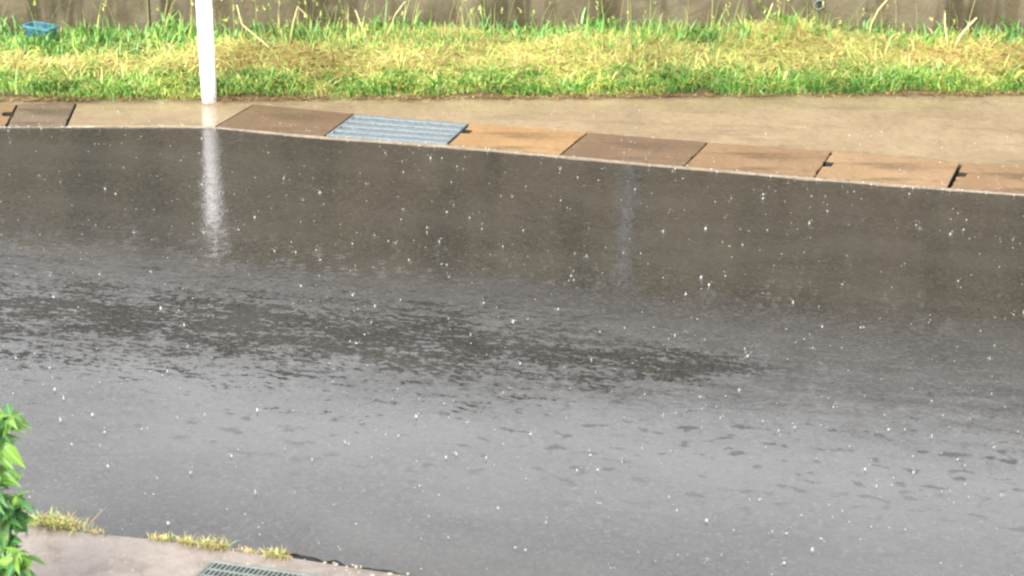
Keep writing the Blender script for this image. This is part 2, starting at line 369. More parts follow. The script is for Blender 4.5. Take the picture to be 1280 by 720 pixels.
# channel floor and back wall under the covers
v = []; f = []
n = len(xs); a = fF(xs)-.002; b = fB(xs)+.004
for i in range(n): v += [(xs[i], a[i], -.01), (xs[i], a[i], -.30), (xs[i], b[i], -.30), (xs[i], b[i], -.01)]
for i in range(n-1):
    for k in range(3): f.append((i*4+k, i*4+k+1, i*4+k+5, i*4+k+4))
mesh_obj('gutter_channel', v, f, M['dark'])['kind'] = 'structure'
# concrete strip behind the covers up to the grass
GE = [(-300, 128), (0, 127.5), (300, 127), (640, 125), (900, 123), (1280, 120), (1500, 118)]
geE = [P(*p)[:2] for p in GE]; yg = interp_edge(geE, xs)
strip_mesh('concrete_strip', xs, np.minimum(fB(xs)+.004, yg+.08), np.maximum(yg+.12, fB(xs)+.06), .006, .012, M['strip'], rows=4)
# plain concrete infill in the bend
def plan_poly(l, r, nmid=6, inset=.002):
    """front-left, front-right, back-right, back-left polygon following the gutter"""
    fl, bl = frp[l], bkp[l]; fr_, br = frp[r], bkp[r]
    return [fl+(fr_-fl)*t for t in np.linspace(0, 1, nmid)] + [br+(bl-br)*t for t in np.linspace(0, 1, nmid)]
bm = bmesh.new(); fl, fr_ = frp[3], frp[4]
fx = np.linspace(fl[0]+.008, fr_[0]-.006, 14); bx = np.linspace(bkp[4][0]-.006, bkp[3][0]+.008, 14)
prism(bm, [(x, fF(x)[0]) for x in fx] + [(x, fB(x)[0]+.002) for x in bx], -.10, .0075, .002, 1)
bm_obj('concrete_infill', bm, M['strip'])['kind'] = 'structure'

def cover(i, mat, label, gapl=.003, gapr=.003, notch=None, dz=0.0, name='drain_cover', nside=0):
    fl, fr_, br, bl = frp[i].copy(), frp[i+1].copy(), bkp[i+1].copy(), bkp[i].copy()
    ud = (fr_-fl)/np.linalg.norm(fr_-fl)
    fl += ud*gapl; bl += ud*gapl; fr_ -= ud*gapr; br -= ud*gapr
    c = (fl+fr_+br+bl)/4
    pts = [fl]
    if notch and nside == 1:                      # hand hole in the right-hand edge
        pts += [fr_, fr_+(br-fr_)*(notch-.09), fr_+(br-fr_)*(notch-.07)-ud*.045, fr_+(br-fr_)*(notch+.09)-ud*.045, fr_+(br-fr_)*(notch+.11), br, bl]
    else:
        pts += [fr_, br, bl]
        if notch: pts += [bl+(fl-bl)*(1-notch-.11), bl+(fl-bl)*(1-notch-.09)+ud*.042, bl+(fl-bl)*(1-notch+.07)+ud*.040, bl+(fl-bl)*(1-notch+.09)]
    out = []                                          # worn, slightly chipped outline
    for a_, b_ in zip(pts, pts[1:]+pts[:1]):
        Ln = np.linalg.norm(b_-a_); m_ = max(1, int(Ln/.022)); nn = np.array([-(b_-a_)[1], (b_-a_)[0]])/Ln
        for j_ in range(m_):
            off = 0 if j_ == 0 else abs(random.gauss(0, .0007))+(random.uniform(.003, .007) if random.random() < .06 else 0)
            out.append(a_+(b_-a_)*j_/m_+nn*off)
    pts = out
    bm = bmesh.new(); prism(bm, [p-c for p in pts], -.05, 0, .0025, 2)
    o = bm_obj(name, bm, mat, loc=(c[0], c[1], .007+dz)); o.data.materials.append(M['shade_black'])
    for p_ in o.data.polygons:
        if p_.normal.z < .2 and p_.center.z < -.006: p_.material_index = 1  # cover sides and notch walls painted black as the shade in the joints
    tag(o, label, 'drain cover', 'concrete drain covers along the far gutter')
    return o
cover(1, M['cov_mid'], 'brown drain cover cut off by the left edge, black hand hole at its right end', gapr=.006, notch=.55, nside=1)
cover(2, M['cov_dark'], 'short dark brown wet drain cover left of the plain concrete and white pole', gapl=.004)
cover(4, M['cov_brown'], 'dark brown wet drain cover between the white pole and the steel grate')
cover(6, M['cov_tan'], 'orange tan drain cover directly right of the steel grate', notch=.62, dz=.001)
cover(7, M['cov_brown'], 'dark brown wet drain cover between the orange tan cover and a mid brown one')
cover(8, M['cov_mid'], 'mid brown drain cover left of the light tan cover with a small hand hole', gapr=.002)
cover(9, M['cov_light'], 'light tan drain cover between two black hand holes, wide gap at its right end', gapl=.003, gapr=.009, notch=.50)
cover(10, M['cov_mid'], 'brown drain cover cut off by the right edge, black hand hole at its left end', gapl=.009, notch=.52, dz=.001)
# steel grate between covers
i = 5; fl, fr_, br, bl = frp[i], frp[i+1], bkp[i+1], bkp[i]
c = (fl+fr_+br+bl)/4; g = empty('steel_grate', (c[0], c[1], .004)); tag(g, 'pale galvanised steel grate with lengthwise bars set between brown drain covers', 'drain grate')
ud = (fr_-fl)/np.linalg.norm(fr_-fl)
def lerp(a, b, t): return a+(b-a)*t
def quad(s0, s1, t0, t1):      # s along, t across (0 front)
    A = lerp(fl, fr_, s0); B = lerp(fl, fr_, s1); C_ = lerp(bl, br, s1); D = lerp(bl, br, s0)
    return [lerp(A, D, t0)-c, lerp(B, C_, t0)-c, lerp(B, C_, t1)-c, lerp(A, D, t1)-c]
def gpart(name, q, z0, z1, mat=None, par=None):
    bm = bmesh.new(); prism(bm, q, z0, z1, .0015, 1); o = bm_obj(name, bm, mat or M['steel'], par or g, loc=(0, 0, 0)); return o
gpart('frame', quad(.012, .030, .02, .98), -.03, .006); gpart('frame', quad(.965, .983, .02, .98), -.03, .006)
for t0, t1 in ((.03, .12), (.235, .335), (.445, .545), (.655, .755), (.875, .975)):
    gpart('bar', quad(.031, .964, t0, t1), -.025, .005)
bm = bmesh.new()
for k in range(44):
    s0 = .04+k*.0208
    prism(bm, quad(s0, s0+.005, .1, .9), -.020, -.006)
r_ = bm_obj('cross_rods', bm, M['steel'], g, loc=(0, 0, 0)); r_['kind'] = 'stuff'

# near grate in the apron
A_ = P(266, 700, .018)[:2]; B_ = P(380, 716.5, .018)[:2]; C_ = P(242, 721, .018)[:2]
un = (B_-A_)/np.linalg.norm(B_-A_); vn = np.array([un[1], -un[0]])
vn2 = (C_-A_)/np.linalg.norm(C_-A_)
GL, GW = .50, .36
ng = empty('apron_grate', (A_[0], A_[1], .012)); tag(ng, 'grey green steel grate with rows of narrow slots in the near concrete apron', 'drain grate')
def npart(name, s0, s1, t0, t1, z0, z1, mat, bev=.0015):
    q = [un*s0+vn2*t0, un*s1+vn2*t0, un*s1+vn2*t1, un*s0+vn2*t1]
    bm = bmesh.new(); prism(bm, q, z0, z1, bev, 1); return bm_obj(name, bm, mat, ng, loc=(0, 0, 0))
npart('frame', 0, GL, 0, .012, .0005, .008, M['grate']); npart('frame', 0, .010, .012, GW, .0005, .008, M['grate'])
npart('frame', GL-.010, GL, .012, GW, .0005, .008, M['grate']); npart('frame', .010, GL-.010, GW-.012, GW, .0005, .008, M['grate'])
npart('pit_shade_sheet', .010, GL-.010, .012, GW-.012, .0006, .0012, M['shade_black'], 0)  # thin black sheet painted as the shade below the bars
pitch = .0148
for k in range(int((GL-.03)/pitch)+1):
    npart('bar', .0155+k*pitch-.0035, .0155+k*pitch+.0035, .0125, GW-.0125, .0015, .0068, M['grate'], .0008)
for k in range(1, 9):
    t = .012+k*(GW-.024)/9.0
    npart('cross_bar', .0105, GL-.0105, t-.004, t+.004, .0018, .0074, M['grate'], .0008)

# ------------------------------------------------------------------ verge (soil under the grass)
wl, wr = P(0, 49)[:2], P(1280, 53)[:2]
wd = (wr-wl)/np.linalg.norm(wr-wl); wn = np.array([-wd[1], wd[0]])
def wy(x): return wl[1]+(np.asarray(x)-wl[0])*wd[1]/wd[0]
MOUNDS = [(560, 66, .35, .07), (960, 66, .30, .10), (800, 72, .40, .05), (1010, 70, .3, .06), (1180, 74, .5, .04), (330, 84, .4, .05), (420, 82, .4, .04), (700, 78, .3, .03)]
mg = [(P(x, y)[:2], r, h) for x, y, r, h in MOUNDS]
def vz(x, y):
    x = np.asarray(x, float); y = np.asarray(y, float)
    t = np.clip((y-interp_edge(geE, x))/1.2, 0, 1)
    z = .012 + .022*np.sqrt(t+1e-9) + .012*np.sin(x*5.1+y*3)+.010*np.sin(x*11.3-y*7)
    for (c, r, h) in mg: z = z + .45*h*np.exp(-(((x-c[0])/r)**2+((y-c[1])/(.22))**2))
    return np.where(t <= 0, .0, z)
gx = np.concatenate([np.linspace(-40, -4.4, 12), np.linspace(-4.3, 4.3, 180), np.linspace(4.4, 40, 12)])
v = []; f = []; R_ = 26
for r in range(R_):
    t = r/(R_-1)
    ya = interp_edge(geE, gx)+.015; yb = wy(gx)+.12
    yy = ya*(1-t)+yb*t; zz = vz(gx, yy); 
    if r == 0: zz = zz*0-.03
    for k in range(len(gx)): v.append((gx[k], yy[k], zz[k]))
for r in range(R_-1):
    for k in range(len(gx)-1): n0 = r*len(gx)+k; f.append((n0, n0+1, n0+len(gx)+1, n0+len(gx)))
mesh_obj('grass_verge_soil', v, f, M['soil'], smooth=True)['kind'] = 'structure'

# ------------------------------------------------------------------ wall
wt0 = 1.30; wt1 = 2.12                     # height at the left and right of the picture
def wtop(x): return wt0+(x-wl[0])*(wt1-wt0)/(wr[0]-wl[0])
W = empty('concrete_wall', (wl[0], wl[1], 0)); tag(W, 'stained brown concrete retaining wall with dark vertical streaks behind the grass verge', 'wall')
def wblock(name, x0, x1, z0a, z0b, z1a, z1b, d0, d1, mat, step=.0, bev=.006):
    """a slab of the wall between plan x0..x1, heights bottom/top at each end, d = depth behind the face"""
    bm = bmesh.new(); vs = []
    for x, za, zb in ((x0, z0a, z1a), (x1, z0b, z1b)):
        for d in (d0, d1):
            p = np.array([x, float(wy(x))])+wn*d
            vs.append(bm.verts.new((p[0], p[1], za))); vs.append(bm.verts.new((p[0], p[1], zb)))
    a, b, c_, d_, e, f_, g_, h = vs
    for q in ((a, b, d_, c_), (e, g_, h, f_), (a, e, f_, b), (c_, d_, h, g_), (b, f_, h, d_), (a, c_, g_, e)): bm.faces.new(q)
    bmesh.ops.recalc_face_normals(bm, faces=bm.faces)
    bmesh.ops.bevel(bm, geom=list(bm.edges), offset=bev, segments=1, affect='EDGES')
    return bm_obj(name, bm, mat, W)
J = [P(x, 50)[0] for x in (-620, 189, 1330)]
J = [-12.0, -9, J[0], J[1], J[2], 7.8, 12.5]
for k in range(len(J)-1):
    x0, x1 = J[k]+.004, J[k+1]-.004
    wblock('wall_panel', x0, x1, -.2, -.2, float(wtop(x0)), float(wtop(x1)), -.002*(k % 2), .25, M['wall'], bev=.001)
wblock('wall_core', -12, 12.4, -.1, -.1, float(wtop(-12))-.03, float(wtop(12.4))-.03, .02, .23, M['wall'])
wblock('coping', -12.0, 12.5, float(wtop(-12.))+.002, float(wtop(12.5))+.002, float(wtop(-12.))+.08, float(wtop(12.5))+.08, -.025, .275, M['wall'], bev=.01)
# weep pipe in the wall
p = P(1026, 6); k = (wy(0))
def wall_pt(x, y):
    d = fw*F + rt*(x-640) - up*(y-360); n3 = np.array([wn[0], wn[1], 0]); t = ((np.array([wl[0], wl[1], 0])-CAM)@n3)/(d@n3); return CAM+d*t
q = wall_pt(1023, 5); bm = bmesh.new()
segs = 20; ro, ri = .030, .024
rgs = []
for (rr, dd) in ((ro, .03), (ro, -.022), (ri, -.022), (ri, .03)):
    rgs.append([bm.verts.new((q[0]+wd[0]*math.cos(t)*rr-wn[0]*(-dd), q[1]+wd[1]*math.cos(t)*rr+wn[1]*dd, q[2]+math.sin(t)*rr)) for t in [2*math.pi*j/segs for j in range(segs)]])
for a, b in zip(rgs, rgs[1:]):
    for j in range(segs): bm.faces.new((a[j], a[(j+1) % segs], b[(j+1) % segs], b[j]))
bm_obj('weep_pipe', bm, M['greyp'], W, smooth=False)
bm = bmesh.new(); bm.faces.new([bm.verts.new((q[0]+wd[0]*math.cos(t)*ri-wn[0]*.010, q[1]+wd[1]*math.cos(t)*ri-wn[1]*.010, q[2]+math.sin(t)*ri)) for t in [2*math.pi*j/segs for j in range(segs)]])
bm_obj('weep_hole_shade', bm, M['shade_black'], W)  # black disc painted as the shade inside the pipe
# unseen pipe added on the wall for its faint streak in the wet road
q = wall_pt(797, -16); bm = bmesh.new()
zt = float(wtop(q[0]))
tube(bm, [(q[0]-wn[0]*.05, q[1]-wn[1]*.05, z) for z in (.34, .9, zt-.05, zt+.3)], .045, 16)
dp = bm_obj('streak_pipe', bm, M['greyp'], None, smooth=True); tag(dp, 'unseen grey pipe added against the wall for its faint streak in the wet road', 'pipe')

# ------------------------------------------------------------------ white pole
pb = P(260.3, 131); bm = bmesh.new()
pr = P(262, 290); d0 = np.linalg.norm(pb[:2]); d1 = np.linalg.norm(pr[:2]); PH = H*(d0-d1)/d1     # post height from its mirrored end
po = empty('white_pole', (pb[0], pb[1]+.045, 0)); tag(po, 'white painted steel post standing at the grass edge with its reflection in the wet road', 'pole')
tube(bm, [(0, 0, -.15), (-.006*PH, 0, PH*.5), (-.012*PH, 0, PH)], .0405, 32)
bm_obj('shaft', bm, M['white'], po, smooth=True, loc=(0, 0, 0))
bm = bmesh.new(); tube(bm, [(-.012*PH, 0, PH-.012), (-.012*PH, 0, PH+.012), (-.012*PH, 0, PH+.022)], [.043, .043, .032], 32)
bm_obj('cap', bm, M['white'], po, smooth=False, loc=(0, 0, 0))

# ------------------------------------------------------------------ blue tub
q = P(54, 57, .03)
bk = empty('plastic_tub', (q[0], q[1]-.02, .028)); bk.scale = (.92, .92, .82); bk.rotation_euler = (0, 0, -.42)
tag(bk, 'faded blue plastic tub half hidden in green grass at the foot of the wall', 'tub')
def ring_rect(bm, hx, hy, z, rr=.015):
    vs = []
    for sx, sy, a0 in ((1, 1, 0), (-1, 1, 90), (-1, -1, 180), (1, -1, 270)):
        for k in range(4):
            t = math.radians(a0+k*30); vs.append(bm.verts.new((sx*(hx-rr)+math.cos(t)*rr, sy*(hy-rr)+math.sin(t)*rr, z)))
    return vs
def loft(bm, rings, closed0=False):
    for a_, b_ in zip(rings, rings[1:]):
        n_ = len(a_)
        for k in range(n_): bm.faces.new((a_[k], a_[(k+1) % n_], b_[(k+1) % n_], b_[k]))
    if closed0: bm.faces.new(rings[0][::-1]); bm.faces.new(rings[-1])
bm = bmesh.new(); loft(bm, [ring_rect(bm, .072, .036, 0), ring_rect(bm, .092, .050, .150), ring_rect(bm, .089, .047, .150), ring_rect(bm, .069, .033, .006)], True); bm_obj('shell', bm, M['blue'], bk, loc=(0, 0, 0))
bm = bmesh.new(); loft(bm, [ring_rect(bm, .0925, .0505, .139), ring_rect(bm, .099, .057, .139), ring_rect(bm, .100, .058, .153), ring_rect(bm, .0895, .0475, .154), ring_rect(bm, .0893, .0473, .149)]); bm_obj('rim', bm, M['bluel'], bk, loc=(0, 0, 0))
for sx in (-.055, -.02, .02, .055):
    bm = bmesh.new(); b0 = [(-.004, -.0355), (.004, -.0355), (.004, -.040), (-.004, -.040)]
    lo = [bm.verts.new((sx*.8+x_, y_, .012)) for x_, y_ in b0]; hi = [bm.verts.new((sx+x_, y_-.0135, .137)) for x_, y_ in b0]
    loft(bm, [lo, hi], True); bmesh.ops.recalc_face_normals(bm, faces=bm.faces); bm_obj('rib', bm, M['blue'], bk, loc=(0, 0, 0))

# ------------------------------------------------------------------ grass
def loc_off(loc): return (0, 0) if loc is None else loc
def blades(name, X, Y, Z, hgt, ang, lean, wid, col, mat, curl=None, parent=None, loc=None):
    """every blade: 2 quads and a tip, bending over; arrays of equal length; lean = horizontal reach / height"""
    n = len(X); dx, dy = np.cos(ang), np.sin(ang); px, py = -dy, dx
    col = col*(.60+.62*patch(X*1.9+loc_off(loc)[0], Y*2.2, 9))[:, None]
    vs = np.zeros((n, 7, 3)); lv = [(0, 0, 1.0), (.42, .22, .92), (.78, .62, .62), (1.0, 1.0, 0)]
    if curl is None: curl = np.zeros(n)
    k = 0
    for (h, r, w_) in lv:
        cx = X+dx*hgt*lean*r; cy = Y+dy*hgt*lean*r; cz = Z+hgt*(h-curl*r*r)
        if w_ > 0:
            for s_ in (-1, 1):
                vs[:, k, 0] = cx+px*wid*.5*w_*s_; vs[:, k, 1] = cy+py*wid*.5*w_*s_; vs[:, k, 2] = cz; k += 1
        else:
            vs[:, k, 0] = cx; vs[:, k, 1] = cy; vs[:, k, 2] = cz; k += 1
    base = np.arange(n)[:, None]*7
    quads = np.concatenate([base+np.array([0, 1, 3, 2]), base+np.array([2, 3, 5, 4])], 1).reshape(-1, 4); tris = (base+np.array([4, 5, 6])).reshape(-1, 3)
    me = bpy.data.meshes.new(name); me.vertices.add(n*7); me.vertices.foreach_set('co', vs.reshape(-1))
    nl = len(quads)*4+len(tris)*3; me.loops.add(nl); me.loops.foreach_set('vertex_index', np.concatenate([quads.reshape(-1), tris.reshape(-1)]).astype(np.int32))
    ls = np.concatenate([np.arange(len(quads))*4, len(quads)*4+np.arange(len(tris))*3]).astype(np.int32)
    me.polygons.add(len(quads)+len(tris)); me.polygons.foreach_set('loop_start', ls)
    try: me.polygons.foreach_set('loop_total', np.concatenate([np.full(len(quads), 4), np.full(len(tris), 3)]).astype(np.int32))
    except Exception: pass
    me.update(calc_edges=True); me.validate()
    at = me.color_attributes.new('tint', 'FLOAT_COLOR', 'POINT')
    c4 = np.ones((n, 7, 4)); c4[:, :, :3] = col[:, None, :]; at.data.foreach_set('color', c4.reshape(-1))
    me.materials.append(mat); o = bpy.data.objects.new(name, me); COL.objects.link(o)
    if parent is not None: o.parent = parent
    if loc is not None: o.location = loc
    return o
GREENS = np.array([1.25, 1.12, 1.1])*np.array([[.14, .34, .07], [.09, .26, .055], [.20, .42, .09], [.06, .17, .03], [.28, .44, .10], [.18, .40, .14]])
YELLOW = np.array([[.48, .54, .14], [.58, .58, .18], [.38, .50, .11], [.64, .58, .22], [.30, .44, .09]])
STRAW = .78*np.array([[.72, .58, .24], [.62, .46, .20], [.76, .64, .30], [.48, .30, .13], [.60, .50, .20], [.70, .64, .24]])
def sn(x, k, s): return .5+.5*np.sin(x*k+s)*np.cos(x*k*.37+s*2.1)
def patch(x, y, s=0):
    return (sn(x, 2.3, 1+s)*.5+sn(x+y*.8, 5.9, 3+s)*.3+sn(x-y*1.7, 11.0, 5+s)*.2)
def pick(pal, n, jitter=.15):
    c = pal[rng.integers(0, len(pal), n)]; return np.clip(c*(1+rng.normal(0, jitter, (n, 1))), .005, .95)
XL, XR = -4.2, 4.2
def scatter(n, t0, t1, clump=.0, nc=400):
    x = rng.uniform(XL, XR, n); t = rng.uniform(t0, t1, n)
    if clump > 0:
        cx = rng.uniform(XL, XR, nc); ct = rng.uniform(t0, t1, nc); j = rng.integers(0, nc, n); m = rng.random(n) < clump
        x = np.where(m, cx[j]+rng.normal(0, .035, n), x); t = np.where(m, ct[j]+rng.normal(0, .03, n), t)
    ya = interp_edge(geE, x); yb = wy(x)-.01; y = ya+(yb-ya)*t
    return x, y, t
def xpix(px): return float(P(px, 90)[0])
# 1. green belt along the wall
n = 42000; x, y, t = scatter(n, .50, .97, .72, 520)
tallx = .55*np.exp(-((x-xpix(350))/.42)**2)+.25*np.exp(-((x-xpix(800))/.3)**2)+.3*np.exp(-((x-xpix(970))/.25)**2)+.15*np.exp(-((x-xpix(1080))/.4)**2)
keep = (patch(x, y) < .30+.85*t+rng.normal(0, .1, n)-.25/(1+np.exp(-(x-xpix(850))/.15))); x, y, t, tallx = x[keep], y[keep], t[keep], tallx[keep]; n = len(x)
h = rng.gamma(6, .0110, n)*(.8+1.5*tallx)*(.45+1.1*patch(x, y, 4))
yel = (rng.random(n) < np.clip(.14+.65*tallx+.35*(x > xpix(900))*.6, 0, .8))
col = np.where(yel[:, None], pick(YELLOW, n), pick(GREENS, n))
blades('green_grass', x, y, vz(x, y), h, rng.uniform(0, 2*math.pi, n), rng.uniform(.1, .8, n), rng.uniform(.004, .009, n), col, M['blade'], rng.uniform(0, .5, n))
tag(bpy.data.objects['green_grass'], 'bright green grass growing in a belt along the foot of the wall', 'grass', kind='stuff')
# 2. front belt
n = 46000; x, y, t = scatter(n, .0, .50, .65, 900); t = np.clip(t, -.01, 1); 
y = np.maximum(y, interp_edge(geE, x)+.005+rng.random(n)*.02)
pz = patch(x, y, 2)
gfront = np.exp(-((x-xpix(860))/.55)**2)+np.exp(-((x-xpix(1080))/.5)**2)*1.0+.6*np.exp(-((x-xpix(170))/.4)**2)+.7*np.exp(-((x-xpix(350))/.25)**2)+.6*np.exp(-((x-xpix(20))/.3)**2)+.5*np.exp(-((x-xpix(640))/.3)**2)
gp = np.clip(.30+.65*gfront-.9*np.maximum(t-.22, 0)/.2+.5*(pz-.5), .03, .95)
isg = rng.random(n) < gp
keep = rng.random(n) < np.clip(1.15-.9*np.maximum(t-.3, 0)/.2, .1, 1); 
col = np.where(isg[:, None], pick(GREENS, n), np.where((rng.random(n) < .65)[:, None], pick(YELLOW, n), pick(STRAW, n)))
h = rng.gamma(6, .0092, n)*(.6+.6*gfront.clip(0, 1))*(.5+1.0*pz)
ang = np.where(t < .10, rng.normal(-math.pi/2, .9, n), rng.uniform(0, 2*math.pi, n))
x, y, h, ang, col = x[keep], y[keep], h[keep], ang[keep], col[keep]; n = len(x)
blades('verge_edge_grass', x, y, vz(x, y), h, ang, rng.uniform(.2, 1.2, n), rng.uniform(.004, .009, n), col, M['blade'], rng.uniform(.0, .7, n))
tag(bpy.data.objects['verge_edge_grass'], 'yellow green grass hanging over the back edge of the concrete strip', 'grass', kind='stuff')
# 2b. arching clumps that lean out over the concrete
nc = 420; cx = rng.uniform(XL, XR, nc); wc = rng.uniform(.35, 1.0, nc); j = rng.integers(0, nc, 24000); n = len(j)
x = cx[j]+rng.normal(0, .022, n); y = interp_edge(geE, x)+.02+np.abs(rng.normal(0, .05, n))+.26*rng.random(nc)[j]
cg = rng.random(nc) < .62; isg = cg[j] ^ (rng.random(n) < .12)
col = np.where(isg[:, None], pick(GREENS, n), pick(YELLOW, n))
ang = rng.normal(-math.pi/2, 1.1, n)+(rng.random(nc)[j]-.5)*1.0
blades('edge_clumps', x, y, vz(x, y), rng.uniform(.05, .135, n)*wc[j], ang, rng.uniform(.3, 1.3, n), rng.uniform(.006, .011, n), col, M['blade'], rng.uniform(.1, .8, n))
tag(bpy.data.objects['edge_clumps'], 'longer arching grass clumps leaning out over the concrete strip', 'grass', kind='stuff')
# dead brown litter at the foot of the grass
n = 9000; x, y, t = scatter(n, 0, .03, .8, 260); y = interp_edge(geE, x)+rng.normal(.0, .022, n)
L = rng.uniform(.01, .05, n)
blades('dead_litter', x, y, np.full(n, .014)+rng.uniform(0, .012, n), L*.15, rng.uniform(0, 6.28, n), np.full(n, 5.5), rng.uniform(.003, .006, n), pick(np.array([[.30, .19, .09], [.18, .11, .05], [.45, .34, .16], [.12, .09, .045]]), n), M['straw'], rng.uniform(0, .8, n))
tag(bpy.data.objects['dead_litter'], 'brown dead grass litter along the back edge of the concrete strip', 'litter', kind='stuff')
# 3. cut straw lying in the middle
n = 100000; x, y, t = scatter(n, .12, .80, .3, 500)
kl = 1/(1+np.exp(-(x-xpix(300))/.12)); nm = 26000; j = rng.integers(0, len(mg), nm); mc = np.array([m_[0] for m_ in mg]); mr = np.array([m_[1] for m_ in mg])
xm = mc[j, 0]+rng.normal(0, 1, nm)*mr[j]*.8; ym = mc[j, 1]-.05+rng.normal(0, .10, nm); ya = interp_edge(geE, xm); ym = np.clip(ym, ya+.03, wy(xm)-.08); tm = (ym-ya)/(wy(xm)-.01-ya)
keep = rng.random(n) < np.exp(-((t-(.38+.06*kl))/(.10+.04*kl))**2)+.04
x, y, t = np.concatenate([x[keep], xm]), np.concatenate([y[keep], ym]), np.concatenate([t[keep], tm]); n = len(x)
g0 = np.clip(patch(x, y, 7), 0, 1)
c1 = np.where((rng.random(n) < .45)[:, None], pick(YELLOW, n), pick(STRAW, n))
brown = rng.random(n) < .22*(g0 > .62)
col = np.where(brown[:, None], np.array([.40, .22, .08])*(1+rng.normal(0, .2, (n, 1))), c1).clip(.01, .95)
L = rng.uniform(.05, .16, n); ez = vz(x, y)+rng.uniform(.0, .055, n)
hh = L*rng.uniform(.05, .45, n); blades('cut_straw', x, y, ez, hh, rng.uniform(0, 2*math.pi, n), (L/hh).clip(1, 14)*.9, rng.uniform(.003, .007, n), col, M['straw'], rng.uniform(0, 1.1, n))
tag(bpy.data.objects['cut_straw'], 'pale yellow cut hay lying in mounds along the middle of the verge', 'hay', kind='stuff')
# 4. thin tall stalks by the wall with seed heads
n = 1700; x, y, t = scatter(n, .70, .98, .3, 130)
wgt = .35+1.2*np.exp(-((x-xpix(350))/.5)**2)+.7*np.exp(-((x-xpix(980))/.5)**2)+.5*np.exp(-((x-xpix(800))/.3)**2)+.35*np.exp(-((x-xpix(560))/.4)**2)
keep = rng.random(n) < wgt*.62; x, y = x[keep], y[keep]; n = len(x)
h = rng.uniform(.10, .34, n); col = np.where((rng.random(n) < .6)[:, None], pick(YELLOW, n), pick(GREENS, n))*.9
ang = rng.uniform(0, 2*math.pi, n); ln = rng.uniform(.05, .55, n)
zz = vz(x, y); blades('grass_stalks', x, y, zz, h, ang, ln, rng.uniform(.002, .0042, n), col, M['blade'], rng.uniform(0, .2, n))
tag(bpy.data.objects['grass_stalks'], 'thin pale stalks standing above the grass in front of the wall', 'grass', kind='stuff')
# seed heads on some stalks
m = rng.random(n) < .22
xs_ = (x+np.cos(ang)*h*ln)[m]; ys_ = (y+np.sin(ang)*h*ln)[m]; zs_ = (zz+h*.93)[m]; rep = 5
X = np.repeat(xs_, rep)+rng.normal(0, .004, len(xs_)*rep); Y = np.repeat(ys_, rep)+rng.normal(0, .004, len(xs_)*rep); Z = np.repeat(zs_, rep)-rng.uniform(0, .03, len(xs_)*rep)
n2 = len(X); blades('seed_heads', X, Y, Z, rng.uniform(.012, .03, n2), rng.uniform(0, 6.28, n2), rng.uniform(.3, 1.2, n2), rng.uniform(.004, .007, n2), pick(YELLOW*.95, n2), M['straw'], rng.uniform(0, .8, n2))
tag(bpy.data.objects['seed_heads'], 'pale seed heads on the tall stalks by the wall', 'grass', kind='stuff')
# 5. broad-leaved weeds along the wall
n = 1300; x, y, t = scatter(n, .62, .97, .8, 90); h = rng.uniform(.03, .13, n)
blades('wall_weeds', x, y, vz(x, y)+rng.uniform(0, .08, n), h, rng.uniform(0, 6.28, n), rng.uniform(.4, 1.3, n), rng.uniform(.008, .014, n), pick(GREENS[[0, 1, 3, 5]]*.9, n), M['blade'], rng.uniform(.2, .8, n))
tag(bpy.data.objects['wall_weeds'], 'broad leaved green weeds mixed into the grass at the wall', 'weeds', kind='stuff')
# single conspicuous dry stalks
def stalk(pts_px, r, label):
    p0 = P(*pts_px[0], .08); depth = (p0-CAM)@fw
    pts = []
    for (a, b) in pts_px:
        d = fw*F + rt*(a-640) - up*(b-360); t = (p0[1]-CAM[1])/d[1]; pts.append(CAM+d*t)
    base = pts[0]; bm = bmesh.new(); tube(bm, [tuple(p-base) for p in pts], [r*(1-.45*k/(len(pts)-1)) for k in range(len(pts))], 6)
    o = bm_obj('dry_stalk', bm, M['stalk'], loc=tuple(base), smooth=True); tag(o, label, 'stalk', 'dry stalks sticking up in front of the wall')
M['stalk'] = mat_simple('dry_stalk_straw', (.52, .44, .20), .5, 0, .2, 30)
stalk([(1185, 62), (1183, 45), (1181, 30), (1181, 17)], .007, 'short upright dry stalk near the right end of the wall')
stalk([(1192, 62), (1200, 45), (1210, 33), (1221, 22)], .008, 'thick dry stalk leaning right beside the short upright stalk')
stalk([(1085, 52), (1089, 30), (1098, 12), (1112, -4)], .0055, 'long thin dry stalk curving up to the right over the wall')
stalk([(964, 50), (962, 38), (958, 24), (966, 4)], .0055, 'pale bent stalk left of the dark weep hole')
stalk([(346, 68), (328, 52), (302, 30), (296, 6)], .005, 'yellow stalk leaning left just right of the white pole')
stalk([(362, 60), (366, 30), (372, 8), (384, 20), (382, 34)], .004, 'tall stalk with a drooping tip right of the white pole')
stalk([(461, 54), (456, 40), (450, 28), (444, 12)], .004, 'thin stalk leaning left above the grate')
stalk([(480, 52), (488, 34), (494, 18), (506, 2)], .004, 'thin stalk leaning right above the grate')

n = 420; c = P(52, 64, .03); x = c[0]+rng.normal(0, .10, n); y = c[1]-.03+rng.normal(0, .035, n)
blades('tub_side_grass', x, y, vz(x, y), rng.uniform(.04, .11, n), rng.uniform(0, 6.28, n), rng.uniform(.1, .7, n), rng.uniform(.004, .009, n), pick(GREENS, n), M['blade'], rng.uniform(0, .5, n))
tag(bpy.data.objects['tub_side_grass'], 'green grass growing up in front of the blue tub', 'grass', kind='stuff')
